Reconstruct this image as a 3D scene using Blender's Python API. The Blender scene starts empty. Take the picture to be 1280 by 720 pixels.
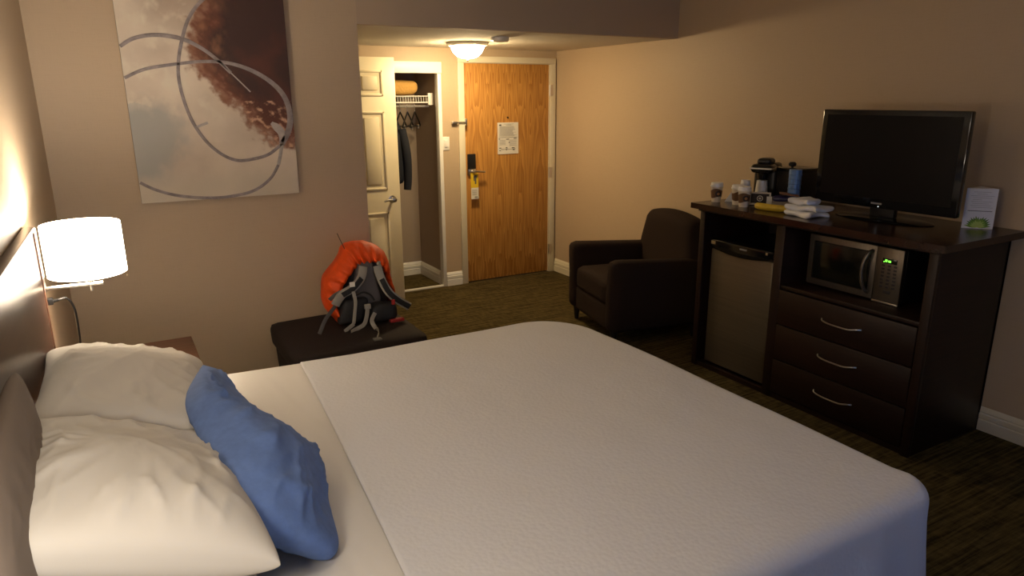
import bpy, bmesh, math, random
from mathutils import Vector, Matrix, noise
random.seed(7)
PI = math.pi
S = bpy.context.scene
COL = S.collection
# ------------------------------------------------------------------ camera, world, light, exposure
cam_d = bpy.data.cameras.new('camera'); cam = bpy.data.objects.new('camera', cam_d); COL.objects.link(cam)
cam_d.sensor_width = 36; cam_d.lens = 36 * 877.47 / 1280; cam_d.clip_start = .02
RM = Matrix(((0.86802593, 0.13507456, -0.47779269), (-0.49648856, 0.22549381, -0.83824319), (-0.00548603, 0.96483543, 0.26279745)))
cam.matrix_world = Matrix.Translation((0, 0, 1.7328)) @ RM.to_4x4()
S.camera = cam
S.view_settings.view_transform = 'Standard'; S.view_settings.look = 'None'; S.view_settings.gamma = 1
S.view_settings.use_curve_mapping = False
S.view_settings.exposure = 0.20
W = bpy.data.worlds.new('world'); S.world = W; W.use_nodes = True
W.node_tree.nodes['Background'].inputs[0].default_value = (.35, .5, .9, 1); W.node_tree.nodes['Background'].inputs[1].default_value = .3

def light(name, kind, loc, power, col, rot=(0, 0, 0), size=1, size_y=None, radius=.03):
    d = bpy.data.lights.new(name, kind); d.energy = power; d.color = col
    if kind == 'AREA':
        d.size = size
        if size_y: d.shape = 'RECTANGLE'; d.size_y = size_y
    else: d.shadow_soft_size = radius
    o = bpy.data.objects.new(name, d); o.location = loc; o.rotation_euler = rot; COL.objects.link(o); return o
light('window_daylight', 'AREA', (1.7, -1.52, 1.45), 66, (.12, .36, 1.0), (-PI/2, 0, 0), 1.5, 1.3)
light('second_bedside_bulb', 'POINT', (-.14, .84, 1.28), 15, (1.0, .88, .74), radius=.10)
light('overhead_fill', 'POINT', (.30, 1.25, 2.3), 7, (1.0, .86, .72), radius=.2)  # unseen fill light added above the bed, belongs to no fitting
DOME_E = 100.0; SHADE_E = 9; BULB_W = 24.0

# ------------------------------------------------------------------ materials
def M(name, col, rough=.6, metal=0, spec=.5, bump=None, var=None, emit=None, sheen=0, stretch=None, trans=0, wood=None):
    m = bpy.data.materials.new(name); m.use_nodes = True
    nt = m.node_tree; p = nt.nodes['Principled BSDF']
    p.inputs['Base Color'].default_value = (*col, 1); p.inputs['Roughness'].default_value = rough
    p.inputs['Metallic'].default_value = metal; p.inputs['Specular IOR Level'].default_value = spec
    if sheen: p.inputs['Sheen Weight'].default_value = sheen
    if emit: p.inputs['Emission Color'].default_value = (*emit[0], 1); p.inputs['Emission Strength'].default_value = emit[1]
    if trans: p.inputs['Transmission Weight'].default_value = trans
    tc = nt.nodes.new('ShaderNodeTexCoord'); mp = nt.nodes.new('ShaderNodeMapping')
    nt.links.new(tc.outputs['Object'], mp.inputs[0])
    if stretch: mp.inputs['Scale'].default_value = stretch
    if var:  # (scale, amount)
        n = nt.nodes.new('ShaderNodeTexNoise'); n.inputs['Scale'].default_value = var[0]; n.inputs['Detail'].default_value = 6
        n.inputs['Roughness'].default_value = .6
        nt.links.new(mp.outputs[0], n.inputs['Vector'])
        r = nt.nodes.new('ShaderNodeValToRGB'); a = var[1]
        r.color_ramp.elements[0].position = .3; r.color_ramp.elements[1].position = .7
        c2 = var[2] if len(var) > 2 else None
        r.color_ramp.elements[0].color = (*[c * (1 - a) for c in col], 1) if not c2 else (*c2, 1)
        r.color_ramp.elements[1].color = (*[min(1, c * (1 + a)) for c in col], 1)
        nt.links.new(n.outputs['Fac'], r.inputs[0]); nt.links.new(r.outputs[0], p.inputs['Base Color'])
    if bump:  # (scale, strength, dist)
        n = nt.nodes.new('ShaderNodeTexNoise'); n.inputs['Scale'].default_value = bump[0]; n.inputs['Detail'].default_value = 4
        nt.links.new(mp.outputs[0], n.inputs['Vector'])
        b = nt.nodes.new('ShaderNodeBump'); b.inputs['Strength'].default_value = bump[1]; b.inputs['Distance'].default_value = bump[2] if len(bump) > 2 else .005
        nt.links.new(n.outputs['Fac'], b.inputs['Height']); nt.links.new(b.outputs[0], p.inputs['Normal'])
    return m

def wall_mat(name, col, rough=.5):
    # woven vinyl: fine crossed threads
    m = M(name, col, rough, spec=.35); nt = m.node_tree; p = nt.nodes['Principled BSDF']; tc = [n for n in nt.nodes if n.type == 'TEX_COORD'][0]
    hs = []
    for sc in ((14, 14, 420), (420, 420, 14)):
        mp = nt.nodes.new('ShaderNodeMapping'); mp.inputs['Scale'].default_value = sc
        n = nt.nodes.new('ShaderNodeTexNoise'); n.inputs['Scale'].default_value = 1; n.inputs['Detail'].default_value = 2
        nt.links.new(tc.outputs['Object'], mp.inputs[0]); nt.links.new(mp.outputs[0], n.inputs['Vector']); hs.append(n)
    a = nt.nodes.new('ShaderNodeMath'); a.operation = 'ADD'
    nt.links.new(hs[0].outputs['Fac'], a.inputs[0]); nt.links.new(hs[1].outputs['Fac'], a.inputs[1])
    b = nt.nodes.new('ShaderNodeBump'); b.inputs['Strength'].default_value = .12; b.inputs['Distance'].default_value = .002
    nt.links.new(a.outputs[0], b.inputs['Height']); nt.links.new(b.outputs[0], p.inputs['Normal'])
    r = nt.nodes.new('ShaderNodeValToRGB'); r.color_ramp.elements[0].position = .7; r.color_ramp.elements[1].position = 1.3
    r.color_ramp.elements[0].color = (*[c * .97 for c in col], 1); r.color_ramp.elements[1].color = (*[c * 1.03 for c in col], 1)
    nt.links.new(a.outputs[0], r.inputs[0]); nt.links.new(r.outputs[0], p.inputs['Base Color'])
    return m

def carpet_mat():
    m = M('carpet', (.05, .04, .02), .95, spec=.1); nt = m.node_tree; p = nt.nodes['Principled BSDF']; tc = [n for n in nt.nodes if n.type == 'TEX_COORD'][0]
    mp = nt.nodes.new('ShaderNodeMapping'); mp.inputs['Scale'].default_value = (3.2, 62, 1)
    n = nt.nodes.new('ShaderNodeTexNoise'); n.inputs['Scale'].default_value = 1; n.inputs['Detail'].default_value = 5; n.inputs['Roughness'].default_value = .7
    nt.links.new(tc.outputs['Object'], mp.inputs[0]); nt.links.new(mp.outputs[0], n.inputs['Vector'])
    mp2 = nt.nodes.new('ShaderNodeMapping'); mp2.inputs['Scale'].default_value = (40, 14, 1)
    n2 = nt.nodes.new('ShaderNodeTexNoise'); n2.inputs['Scale'].default_value = 1; n2.inputs['Detail'].default_value = 4
    nt.links.new(tc.outputs['Object'], mp2.inputs[0]); nt.links.new(mp2.outputs[0], n2.inputs['Vector'])
    a = nt.nodes.new('ShaderNodeMath'); a.operation = 'MULTIPLY_ADD'; a.inputs[1].default_value = .3
    nt.links.new(n2.outputs['Fac'], a.inputs[0]); nt.links.new(n.outputs['Fac'], a.inputs[2])
    r = nt.nodes.new('ShaderNodeValToRGB'); r.color_ramp.elements[0].position = .50; r.color_ramp.elements[1].position = .84
    r.color_ramp.elements[0].color = (.020, .015, .006, 1); r.color_ramp.elements[1].color = (.135, .100, .036, 1)
    nt.links.new(a.outputs[0], r.inputs[0]); nt.links.new(r.outputs[0], p.inputs['Base Color'])
    f = nt.nodes.new('ShaderNodeTexNoise'); f.inputs['Scale'].default_value = 420
    nt.links.new(tc.outputs['Object'], f.inputs['Vector'])
    b = nt.nodes.new('ShaderNodeBump'); b.inputs['Strength'].default_value = .5; b.inputs['Distance'].default_value = .006
    nt.links.new(f.outputs['Fac'], b.inputs['Height']); nt.links.new(b.outputs[0], p.inputs['Normal'])
    return m

def oak_mat():
    m = M('oak_veneer', (.5, .24, .06), .42, spec=.45); nt = m.node_tree; p = nt.nodes['Principled BSDF']; tc = [n for n in nt.nodes if n.type == 'TEX_COORD'][0]
    # cathedral figure: contour lines of a vertically stretched noise
    sx = nt.nodes.new('ShaderNodeSeparateXYZ'); cx = nt.nodes.new('ShaderNodeCombineXYZ'); pp = nt.nodes.new('ShaderNodeMath'); pp.operation = 'PINGPONG'; pp.inputs[1].default_value = .115
    ad = nt.nodes.new('ShaderNodeMath'); ad.operation = 'ADD'; ad.inputs[1].default_value = -2.90
    nt.links.new(tc.outputs['Object'], sx.inputs[0]); nt.links.new(sx.outputs['X'], ad.inputs[0]); nt.links.new(ad.outputs[0], pp.inputs[0]); nt.links.new(pp.outputs[0], cx.inputs['X']); nt.links.new(sx.outputs['Z'], cx.inputs['Z'])
    mp = nt.nodes.new('ShaderNodeMapping'); mp.inputs['Scale'].default_value = (8.5, 1, .9)
    n = nt.nodes.new('ShaderNodeTexNoise'); n.inputs['Scale'].default_value = 1; n.inputs['Detail'].default_value = 1.5; n.inputs['Distortion'].default_value = .25
    nt.links.new(cx.outputs[0], mp.inputs[0]); nt.links.new(mp.outputs[0], n.inputs['Vector'])
    k = nt.nodes.new('ShaderNodeMath'); k.operation = 'MULTIPLY'; k.inputs[1].default_value = 13
    fr = nt.nodes.new('ShaderNodeMath'); fr.operation = 'FRACT'
    nt.links.new(n.outputs['Fac'], k.inputs[0]); nt.links.new(k.outputs[0], fr.inputs[0])
    mp2 = nt.nodes.new('ShaderNodeMapping'); mp2.inputs['Scale'].default_value = (110, 1, 3)
    n2 = nt.nodes.new('ShaderNodeTexNoise'); n2.inputs['Scale'].default_value = 1; n2.inputs['Detail'].default_value = 4
    nt.links.new(tc.outputs['Object'], mp2.inputs[0]); nt.links.new(mp2.outputs[0], n2.inputs['Vector'])
    a = nt.nodes.new('ShaderNodeMath'); a.operation = 'MULTIPLY_ADD'; a.inputs[1].default_value = .45
    nt.links.new(fr.outputs[0], a.inputs[0]); nt.links.new(n2.outputs['Fac'], a.inputs[2])
    r = nt.nodes.new('ShaderNodeValToRGB'); r.color_ramp.elements[0].position = .35; r.color_ramp.elements[1].position = 1.0
    r.color_ramp.elements[0].color = (.66, .345, .085, 1); r.color_ramp.elements[1].color = (.37, .155, .03, 1)
    nt.links.new(a.outputs[0], r.inputs[0]); nt.links.new(r.outputs[0], p.inputs['Base Color'])
    return m

def coverlet_mat():
    m = M('coverlet', (.70, .70, .71), .85, spec=.2, sheen=.15); nt = m.node_tree; p = nt.nodes['Principled BSDF']; tc = [n for n in nt.nodes if n.type == 'TEX_COORD'][0]
    v = nt.nodes.new('ShaderNodeTexVoronoi'); v.inputs['Scale'].default_value = 75
    n = nt.nodes.new('ShaderNodeTexNoise'); n.inputs['Scale'].default_value = 60; n.inputs['Detail'].default_value = 3
    a = nt.nodes.new('ShaderNodeMath'); a.operation = 'MULTIPLY_ADD'; a.inputs[1].default_value = -1.0
    nt.links.new(tc.outputs['Object'], v.inputs['Vector']); nt.links.new(tc.outputs['Object'], n.inputs['Vector'])
    nt.links.new(v.outputs['Distance'], a.inputs[0]); nt.links.new(n.outputs['Fac'], a.inputs[2])
    b = nt.nodes.new('ShaderNodeBump'); b.inputs['Strength'].default_value = .25; b.inputs['Distance'].default_value = .004
    nt.links.new(a.outputs[0], b.inputs['Height']); nt.links.new(b.outputs[0], p.inputs['Normal'])
    return m

MT = dict(
 nickel=M('satin_rim', (.75, .70, .60), .45, .3),
 wall=wall_mat('beige_wallpaper', (.50, .385, .262)),
 ceil=M('stipple_ceiling', (.72, .66, .55), .9, bump=(160, .9, .01)),
 soffit=M('painted_soffit', (.46, .355, .255), .8, bump=(40, .1)),
 carpet=carpet_mat(), oak=oak_mat(), cover=coverlet_mat(),
 trim=M('cream_paint', (.74, .68, .52), .45), white=M('white_paint', (.85, .84, .80), .4),
 doorcream=M('cream_door_paint', (.88, .79, .57), .42, bump=(90, .05)),
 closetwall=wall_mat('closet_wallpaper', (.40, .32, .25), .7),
 espresso=M('espresso_wood', (.015, .005, .003), .45, spec=.45, var=(1, .45), stretch=(3, 3, 60)),
 espresso_top=M('espresso_top', (.030, .010, .006), .22, spec=.5, var=(1, .4), stretch=(60, 4, 4)),
 inner=M('dark_laminate', (.016, .008, .006), .6),
 head=M('headboard_wood', (.045, .022, .014), .30, spec=.5, var=(1, .35), stretch=(3, 4, 40)),
 night=M('nightstand_wood', (.10, .040, .018), .5, var=(1, .3), stretch=(4, 50, 4)),
 brown=M('brown_upholstery', (.026, .016, .012), .9, spec=.15, bump=(500, .4, .002)),
 brown2=M('dark_ottoman_fabric', (.020, .013, .011), .8, spec=.25, bump=(500, .3, .002)),
 blackleg=M('black_leg', (.012, .009, .008), .4),
 taupe=M('taupe_cotton', (.17, .13, .10), .9, bump=(600, .2, .001)),
 cotton=M('white_cotton', (.60, .565, .50), .85, spec=.2, bump=(700, .15, .001), sheen=.1),
 sheet=M('white_sheet', (.72, .69, .64), .8, spec=.2, sheen=.1),
 blue=M('blue_cotton', (.13, .215, .47), .8, spec=.25, bump=(700, .15, .001), var=(30, .1)),
 mattress=M('mattress_ticking', (.6, .58, .55), .9), base=M('box_base', (.03, .025, .02), .8),
 chrome=M('brushed_nickel', (.72, .70, .66), .28, 1), steel=M('stainless_steel', (.20, .175, .145), .38, .85, var=(1, .12), stretch=(200, 200, 2)),
 fridge=M('fridge_steel', (.20, .17, .12), .40, .7, var=(1, .1), stretch=(2, 2, 160)),
 black=M('black_plastic', (.010, .010, .011), .35), gloss=M('gloss_black', (.006, .006, .007), .12, spec=.6),
 screen=M('tv_panel', (.005, .005, .006), .30, spec=.15), grey=M('grey_print', (.22, .22, .22), .5), dgrey=M('dark_grey_plastic', (.035, .035, .04), .45),
 paper=M('white_paper', (.78, .76, .70), .8), cool=M('white_card', (.78, .78, .80), .6), ink=M('print_ink', (.10, .10, .10), .8), fink=M('faint_print', (.42, .42, .40), .8),
 bluedge=M('green_leaf_print', (.20, .36, .05), .7, var=(120, .4)), green2=M('pale_leaf_print', (.45, .60, .14), .7), green3=M('dark_leaf_print', (.09, .20, .03), .7),
 cupcream=M('cup_paper', (.66, .58, .46), .7), cupbrown=M('cup_brown_print', (.13, .06, .022), .7), cupdark=M('cup_logo', (.022, .012, .008), .6), cuporange=M('cup_orange_print', (.42, .20, .06), .7),
 lid=M('white_lid', (.78, .77, .76), .35), foam=M('paper_white_cup', (.72, .71, .70), .6),
 yellow=M('banana_yellow', (.62, .42, .03), .5, var=(25, .15)), stem=M('banana_stem', (.14, .09, .02), .8),
 navyfoil=M('navy_wrap', (.018, .016, .085), .35), kraft=M('kraft_brown', (.20, .09, .045), .7), tub=M('clear_tub', (.34, .29, .24), .35),
 bluecup=M('blue_sleeve', (.10, .20, .42), .4, var=(1, .5), stretch=(60, 60, 6)),
 orange=M('orange_nylon', (.78, .080, .006), .55, spec=.35, var=(14, .18), bump=(60, .3, .004)),
 packgrey=M('grey_mesh', (.13, .12, .12), .9, bump=(300, .4, .002)), webbing=M('grey_webbing', (.33, .31, .27), .8), webbing2=M('dark_webbing', (.10, .095, .09), .8),
 packblack=M('black_nylon', (.012, .012, .015), .7, bump=(120, .3, .003)), padblack=M('black_padding', (.02, .02, .022), .85), red=M('red_tab', (.35, .02, .02), .6),
 blanket=M('gold_blanket', (.62, .36, .10), .95, bump=(60, .6, .01)), wire=M('white_wire', (.8, .8, .76), .4), navy=M('navy_cloth', (.006, .008, .016), .9, bump=(80, .4, .005)),
 hang=M('black_hanger', (.008, .008, .008), .4), tagyellow=M('yellow_tag', (.75, .52, .02), .6), lockblack=M('black_lock', (.012, .012, .013), .3),
 canvas_side=M('canvas_side', (.26, .22, .17), .9), loop=M('loop_paint', (.27, .23, .225), .65, var=(18, .35)), loop2=M('loop_paint_light', (.42, .38, .36), .7, var=(22, .25)),
 dome=M('lit_glass', (.9, .85, .75), .4, emit=((1.0, .74, .40), DOME_E)), shade=M('lit_shade', (.85, .80, .72), .8, emit=((1.0, .86, .68), SHADE_E)),
 bulb=M('bulb_glass', (.9, .9, .9), .4, emit=((1.0, .82, .6), 30)),
 lcd=M('green_lcd', (.02, .1, .01), .4, emit=((.25, 1.0, .08), 1.3)), lcdoff=M('lcd_glass', (.004, .010, .004), .2), led=M('white_led', (.8, .8, .8), .4, emit=((.9, .95, 1), 1.0)),
 glasspane=M('microwave_glass', (.006, .007, .006), .12, spec=.6), frame=M('window_frame_white', (.8, .8, .8), .5), amber=M('dead_twig', (.05, .035, .02), .8),
)

# ------------------------------------------------------------------ mesh helpers
class B:
    def __init__(s): s.b = bmesh.new()
    def box(s, x0, x1, y0, y1, z0, z1, r=0, seg=2, f=None, m=None):
        g = bmesh.ops.create_cube(s.b, size=1)['verts']
        for v in g: v.co = Vector(((x0 + x1) / 2 + v.co.x * (x1 - x0), (y0 + y1) / 2 + v.co.y * (y1 - y0), (z0 + z1) / 2 + v.co.z * (z1 - z0)))
        if r:
            es = {e for v in g for e in v.link_edges}
            o = bmesh.ops.bevel(s.b, geom=list(es), offset=r, segments=seg, profile=.5, affect='EDGES')
            g = list({v for v in g if v.is_valid} | set(o['verts']))
        if f:
            for v in g: v.co = Vector(f(v.co))
        if m:
            for v in g: v.co = m @ v.co
        return s
    def dense(s, x0, x1, y0, y1, z0, z1, n, r, f=None):
        """rounded box made of a subdivided cube, so that f can bend it"""
        t = bmesh.new(); bmesh.ops.create_cube(t, size=2)
        bmesh.ops.subdivide_edges(t, edges=t.edges[:], cuts=n, use_grid_fill=True)
        hx, hy, hz = (x1 - x0) / 2, (y1 - y0) / 2, (z1 - z0) / 2; c = Vector(((x0 + x1) / 2, (y0 + y1) / 2, (z0 + z1) / 2))
        mp = {}
        for v in t.verts:
            q = Vector((v.co.x * hx, v.co.y * hy, v.co.z * hz))
            k = Vector((max(-hx + r, min(hx - r, q.x)), max(-hy + r, min(hy - r, q.y)), max(-hz + r, min(hz - r, q.z))))
            d = q - k
            if d.length > 1e-9: q = k + d.normalized() * min(r, r)
            q = q + c
            if f: q = Vector(f(q))
            mp[v.index] = s.b.verts.new(q)
        for fc in t.faces: s.b.faces.new([mp[v.index] for v in fc.verts])
        t.free(); return s
    def quad(s, *pts):
        vs = [s.b.verts.new(p) for p in pts]; s.b.faces.new(vs); return s
    def grid(s, nu, nv, f, closed_u=False):
        g = [[s.b.verts.new(f(i, j)) for j in range(nv)] for i in range(nu)]
        for i in range(nu if closed_u else nu - 1):
            for j in range(nv - 1):
                s.b.faces.new((g[i][j], g[(i + 1) % nu][j], g[(i + 1) % nu][j + 1], g[i][j + 1]))
        return g
    def lathe(s, prof, c=(0, 0, 0), n=32, axis='Z', cap=False, m=None):
        rows = []
        for (r, z) in prof:
            row = []
            for k in range(n):
                a = 2 * PI * k / n
                p = {'Z': (r * math.cos(a), r * math.sin(a), z), 'X': (z, r * math.cos(a), r * math.sin(a)), 'Y': (r * math.sin(a), z, r * math.cos(a))}[axis]
                p = Vector(p)
                if m: p = m @ p
                row.append(s.b.verts.new(p + Vector(c)))
            rows.append(row)
        for a, b_ in zip(rows, rows[1:]):
            for k in range(n): s.b.faces.new((a[k], a[(k + 1) % n], b_[(k + 1) % n], b_[k]))
        if cap:
            s.b.faces.new(rows[0][::-1]); s.b.faces.new(rows[-1])
        return s
    def cyl(s, p, q, r, n=16, r2=None):
        p, q = Vector(p), Vector(q); d = q - p; m = d.to_track_quat('Z', 'Y').to_matrix()
        r2 = r if r2 is None else r2
        return s.lathe([(r, 0), (r2, d.length)], p, n, 'Z', True, m)
    def tube(s, pts, r, n=8, sub=0):
        pts = smooth(pts, sub) if sub else [Vector(p) for p in pts]
        rows = []; N = None
        for i, p in enumerate(pts):
            t = (pts[min(i + 1, len(pts) - 1)] - pts[max(i - 1, 0)]).normalized()
            if N is None: N = t.orthogonal().normalized()
            N = (N - t * N.dot(t)).normalized(); Bn = t.cross(N)
            rr = r(i / (len(pts) - 1)) if callable(r) else r
            rows.append([s.b.verts.new(p + (N * math.cos(2 * PI * k / n) + Bn * math.sin(2 * PI * k / n)) * rr) for k in range(n)])
        for a, b_ in zip(rows, rows[1:]):
            for k in range(n): s.b.faces.new((a[k], a[(k + 1) % n], b_[(k + 1) % n], b_[k]))
        s.b.faces.new(rows[0][::-1]); s.b.faces.new(rows[-1]); return s
    def ribbon(s, pts, w, t, sub=4, up=(0, -1, 0)):
        """flat strap: width w across, thickness t along the outward direction"""
        pts = smooth(pts, sub); rows = []
        for i, p in enumerate(pts):
            d = (pts[min(i + 1, len(pts) - 1)] - pts[max(i - 1, 0)]).normalized()
            u = Vector(up); u = (u - d * u.dot(d)).normalized(); x = d.cross(u)
            ww = w(i / (len(pts) - 1)) if callable(w) else w
            rows.append([s.b.verts.new(p + x * a * ww / 2 + u * b_ * t / 2) for a, b_ in ((-1, -1), (1, -1), (1, .6), (.8, 1), (-.8, 1), (-1, .6))])
        for a, b_ in zip(rows, rows[1:]):
            for k in range(6): s.b.faces.new((a[k], a[(k + 1) % 6], b_[(k + 1) % 6], b_[k]))
        s.b.faces.new(rows[0][::-1]); s.b.faces.new(rows[-1]); return s
    def prism(s, pts, y0, y1, axis='Y'):
        """outline in (x,z) pushed along y (or outline in (y,z) along x, (x,y) along z)"""
        f = {'Y': lambda a, b_, c: (a, c, b_), 'X': lambda a, b_, c: (c, a, b_), 'Z': lambda a, b_, c: (a, b_, c)}[axis]
        A = [s.b.verts.new(f(a, b_, y0)) for a, b_ in pts]; C = [s.b.verts.new(f(a, b_, y1)) for a, b_ in pts]
        s.b.faces.new(A); s.b.faces.new(C[::-1]); n = len(pts)
        for k in range(n): s.b.faces.new((A[k], C[k], C[(k + 1) % n], A[(k + 1) % n]))
        return s
    def xf(s, m):
        bmesh.ops.transform(s.b, matrix=m, verts=s.b.verts[:]); return s
    def obj(s, name, mat, parent=None, local=False, ang=38, label=None):
        bmesh.ops.recalc_face_normals(s.b, faces=s.b.faces[:])
        me = bpy.data.meshes.new(name); 
        if parent is not None and not local:
            o_ = parent; off = Vector((0, 0, 0))
            while o_ is not None: off += o_.location; o_ = o_.parent
            bmesh.ops.translate(s.b, vec=-off, verts=s.b.verts[:])
        s.b.to_mesh(me); s.b.free()
        me.materials.append(MT[mat] if isinstance(mat, str) else mat)
        me.shade_smooth(); me.set_sharp_from_angle(angle=math.radians(ang))
        o = bpy.data.objects.new(name, me); COL.objects.link(o)
        if parent is not None: o.parent = parent
        if label: o['label'] = label
        return o

def smooth(pts, sub):
    pts = [Vector(p) for p in pts]; out = []
    for i in range(len(pts) - 1):
        p0, p1, p2, p3 = pts[max(i - 1, 0)], pts[i], pts[i + 1], pts[min(i + 2, len(pts) - 1)]
        for k in range(sub):
            t = k / sub
            out.append(.5 * ((2 * p1) + (-p0 + p2) * t + (2 * p0 - 5 * p1 + 4 * p2 - p3) * t * t + (-p0 + 3 * p1 - 3 * p2 + p3) * t ** 3))
    out.append(pts[-1]); return out

def tag(o, label, cat, group=None):
    o['label'] = label; o['category'] = cat
    if group: o['group'] = group
    return o
def thing(name, label, cat, loc, rz=0, group=None):
    o = bpy.data.objects.new(name, None); COL.objects.link(o); o.empty_display_size = .05
    o.location = loc; o.rotation_euler = (0, 0, rz); return tag(o, label, cat, group)
def one(b, name, mat, label, cat, org, group=None, ang=38):
    """a thing that is one mesh, its origin moved to org (its base)"""
    bmesh.ops.translate(b.b, vec=-Vector(org), verts=b.b.verts[:])
    o = b.obj(name, mat, ang=ang); o.location = org; return tag(o, label, cat, group)
def struct(b, name, mat, parent=None):
    o = b.obj(name, mat, parent)
    if parent is None: o['kind'] = 'structure'
    return o
def kids(o): return [c for c in COL.objects if c.parent == o]
def dup(root, loc, rz=None, label=None):
    def cp(o, parent):
        c = o.copy(); COL.objects.link(c); c.parent = parent
        for ch in ks[o.name]: cp(ch, c)
        return c
    ks = {}
    def scan(o):
        ks[o.name] = kids(o)
        for c in ks[o.name]: scan(c)
    scan(root); r = cp(root, None); r.location = loc
    if rz is not None: r.rotation_euler = (0, 0, rz)
    if label: r['label'] = label
    return r

# ------------------------------------------------------------------ room
XW, YS, YD, YB, ZC, ZA = 3.874, 4.243, 5.911, -1.6, 2.46, 2.15
XA = 1.3835; CX = 2.645; CY = 6.5
LR = -math.radians(1.4)                                   # the headboard wall runs 1.4 degrees out of square
struct(B().box(-.75, XW + .1, YB - .1, CY + .1, -.1, 0), 'floor', 'carpet')
struct(B().box(-.75, XW + .1, YB - .1, YS, ZC, ZC + .1), 'ceiling', 'ceil')
lw = struct(B().box(-.12, 0, -6.1, .3, 0, ZC), 'wall_left', 'wall'); lw.location = (-.255, YS, 0); lw.rotation_euler = (0, 0, LR)
struct(B().box(XW, XW + .1, YB - .1, YD + .1, 0, ZC), 'wall_right', 'wall')
struct(B().box(-.4, XA, YS, YS + .12, 0, ZC), 'wall_far', 'wall')
# back wall with the window the daylight comes through
struct(B().box(-.75, 0.9, YB - .1, YB, 0, ZC).box(2.5, XW, YB - .1, YB, 0, ZC).box(0.9, 2.5, YB - .1, YB, 0, .75).box(0.9, 2.5, YB - .1, YB, 2.15, ZC), 'wall_back', 'wall')
wn = struct(B().box(0.9, 0.95, YB - .09, YB - .02, .75, 2.15).box(2.45, 2.5, YB - .09, YB - .02, .75, 2.15).box(1.68, 1.72, YB - .09, YB - .02, .75, 2.15)
       .box(0.9, 2.5, YB - .09, YB - .02, .75, .8).box(0.9, 2.5, YB - .09, YB - .02, 2.1, 2.15), 'window_1', 'frame')
# alcove
struct(B().box(XA - .1, XW + .1, YS + .055, CY + .1, ZA, ZA + .08), 'ceiling_alcove', 'ceil')
struct(B().box(XA, XW, YS, YS + .055, ZA, ZC), 'wall_soffit', 'soffit')
struct(B().box(XA - .1, XA, YS + .12, 4.83, 0, ZA).box(XA - .1, XA, 5.66, YD + .1, 0, ZA).box(XA - .1, XA, 4.83, 5.66, 2.05, ZA), 'wall_alcove', 'wall')
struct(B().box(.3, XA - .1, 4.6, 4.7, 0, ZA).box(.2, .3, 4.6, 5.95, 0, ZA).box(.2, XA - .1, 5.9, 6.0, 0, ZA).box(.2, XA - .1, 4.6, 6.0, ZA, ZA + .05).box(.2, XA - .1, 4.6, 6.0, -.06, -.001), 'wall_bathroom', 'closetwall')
struct(B().box(CX, 2.877, YD, YD + .1, 0, ZA).box(2.877, 3.80, YD, YD + .1, 2.035, ZA).box(3.80, XW, YD, YD + .1, 0, ZA)
       .box(XA, CX, YD, YD + .1, 2.0, ZA).box(XA, 1.5, YD, YD + .1, 0, 2.0), 'wall_entry', 'wall')
# closet interior
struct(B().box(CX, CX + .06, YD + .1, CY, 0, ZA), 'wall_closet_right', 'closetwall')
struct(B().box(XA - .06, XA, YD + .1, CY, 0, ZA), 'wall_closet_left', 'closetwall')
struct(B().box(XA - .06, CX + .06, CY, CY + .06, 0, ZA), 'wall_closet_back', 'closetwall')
struct(B().box(1.5, CX + .015, YD - .02, YD + .03, 1.935, 2.03, .003), 'trim_1', 'white')                 # closet header track
struct(B().box(CX - .022, CX + .012, YD - .012, YD + .06, 0, 1.935, .003), 'trim_2', 'white')             # closet jamb
struct(B().box(1.5, CX - .02, YD - .005, YD + .03, 0, .012), 'trim_3', 'white')                           # closet threshold
# entry door casing
struct(B().box(2.818, 2.879, YD - .018, YD, 0, 2.030, .004).box(3.797, 3.858, YD - .018, YD, 0, 2.030, .004).box(2.818, 3.858, YD - .018, YD, 2.0305, 2.085, .004)
       .box(2.8795, 2.8808, YD + .0, YD + .05, 0, 2.03).box(3.7953, 3.7965, YD + .0, YD + .05, 0, 2.03).box(2.88, 3.796, YD + .0, YD + .05, 2.0265, 2.0300), 'trim_4', 'trim')
# bathroom doorway casing
struct(B().box(XA, XA + .015, 4.77, 4.83, 0, 2.1).box(XA, XA + .015, 4.77, 5.62, 2.05, 2.1), 'trim_5', 'trim')

def skirt(name, x0, y0, x1, y1, n, mat='trim', h=.13):
    """moulded skirting from (x0,y0) to (x1,y1), n = direction out of the wall"""
    prof = [(0, 0), (.016, 0), (.016, .058), (.011, .064), (.016, .070), (.016, .092), (.009, .099), (.012, .104), (.006, .124), (0, h)]
    b = B(); A = [b.b.verts.new((x0 + n[0] * d, y0 + n[1] * d, z)) for d, z in prof]; C = [b.b.verts.new((x1 + n[0] * d, y1 + n[1] * d, z)) for d, z in prof]
    b.b.faces.new(A); b.b.faces.new(C[::-1])
    for k in range(len(prof)): b.b.faces.new((A[k], A[(k + 1) % len(prof)], C[(k + 1) % len(prof)], C[k]))
    o = struct(b, name, mat); return o
skirt('baseboard_right', XW, YB, XW, YD - .018, (-1, 0))
skirt('baseboard_far', -.2, YS, XA, YS, (0, -1))
skirt('baseboard_entry', CX + .012, YD, 2.818, YD, (0, -1), 'white')
skirt('baseboard_closet_back', XA, CY, CX, CY, (0, -1), 'white')
skirt('baseboard_closet_right', CX, CY, CX, YD + .1, (-1, 0), 'white')
skirt('baseboard_alcove', XA, YS, XA, 4.77, (1, 0))

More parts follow.
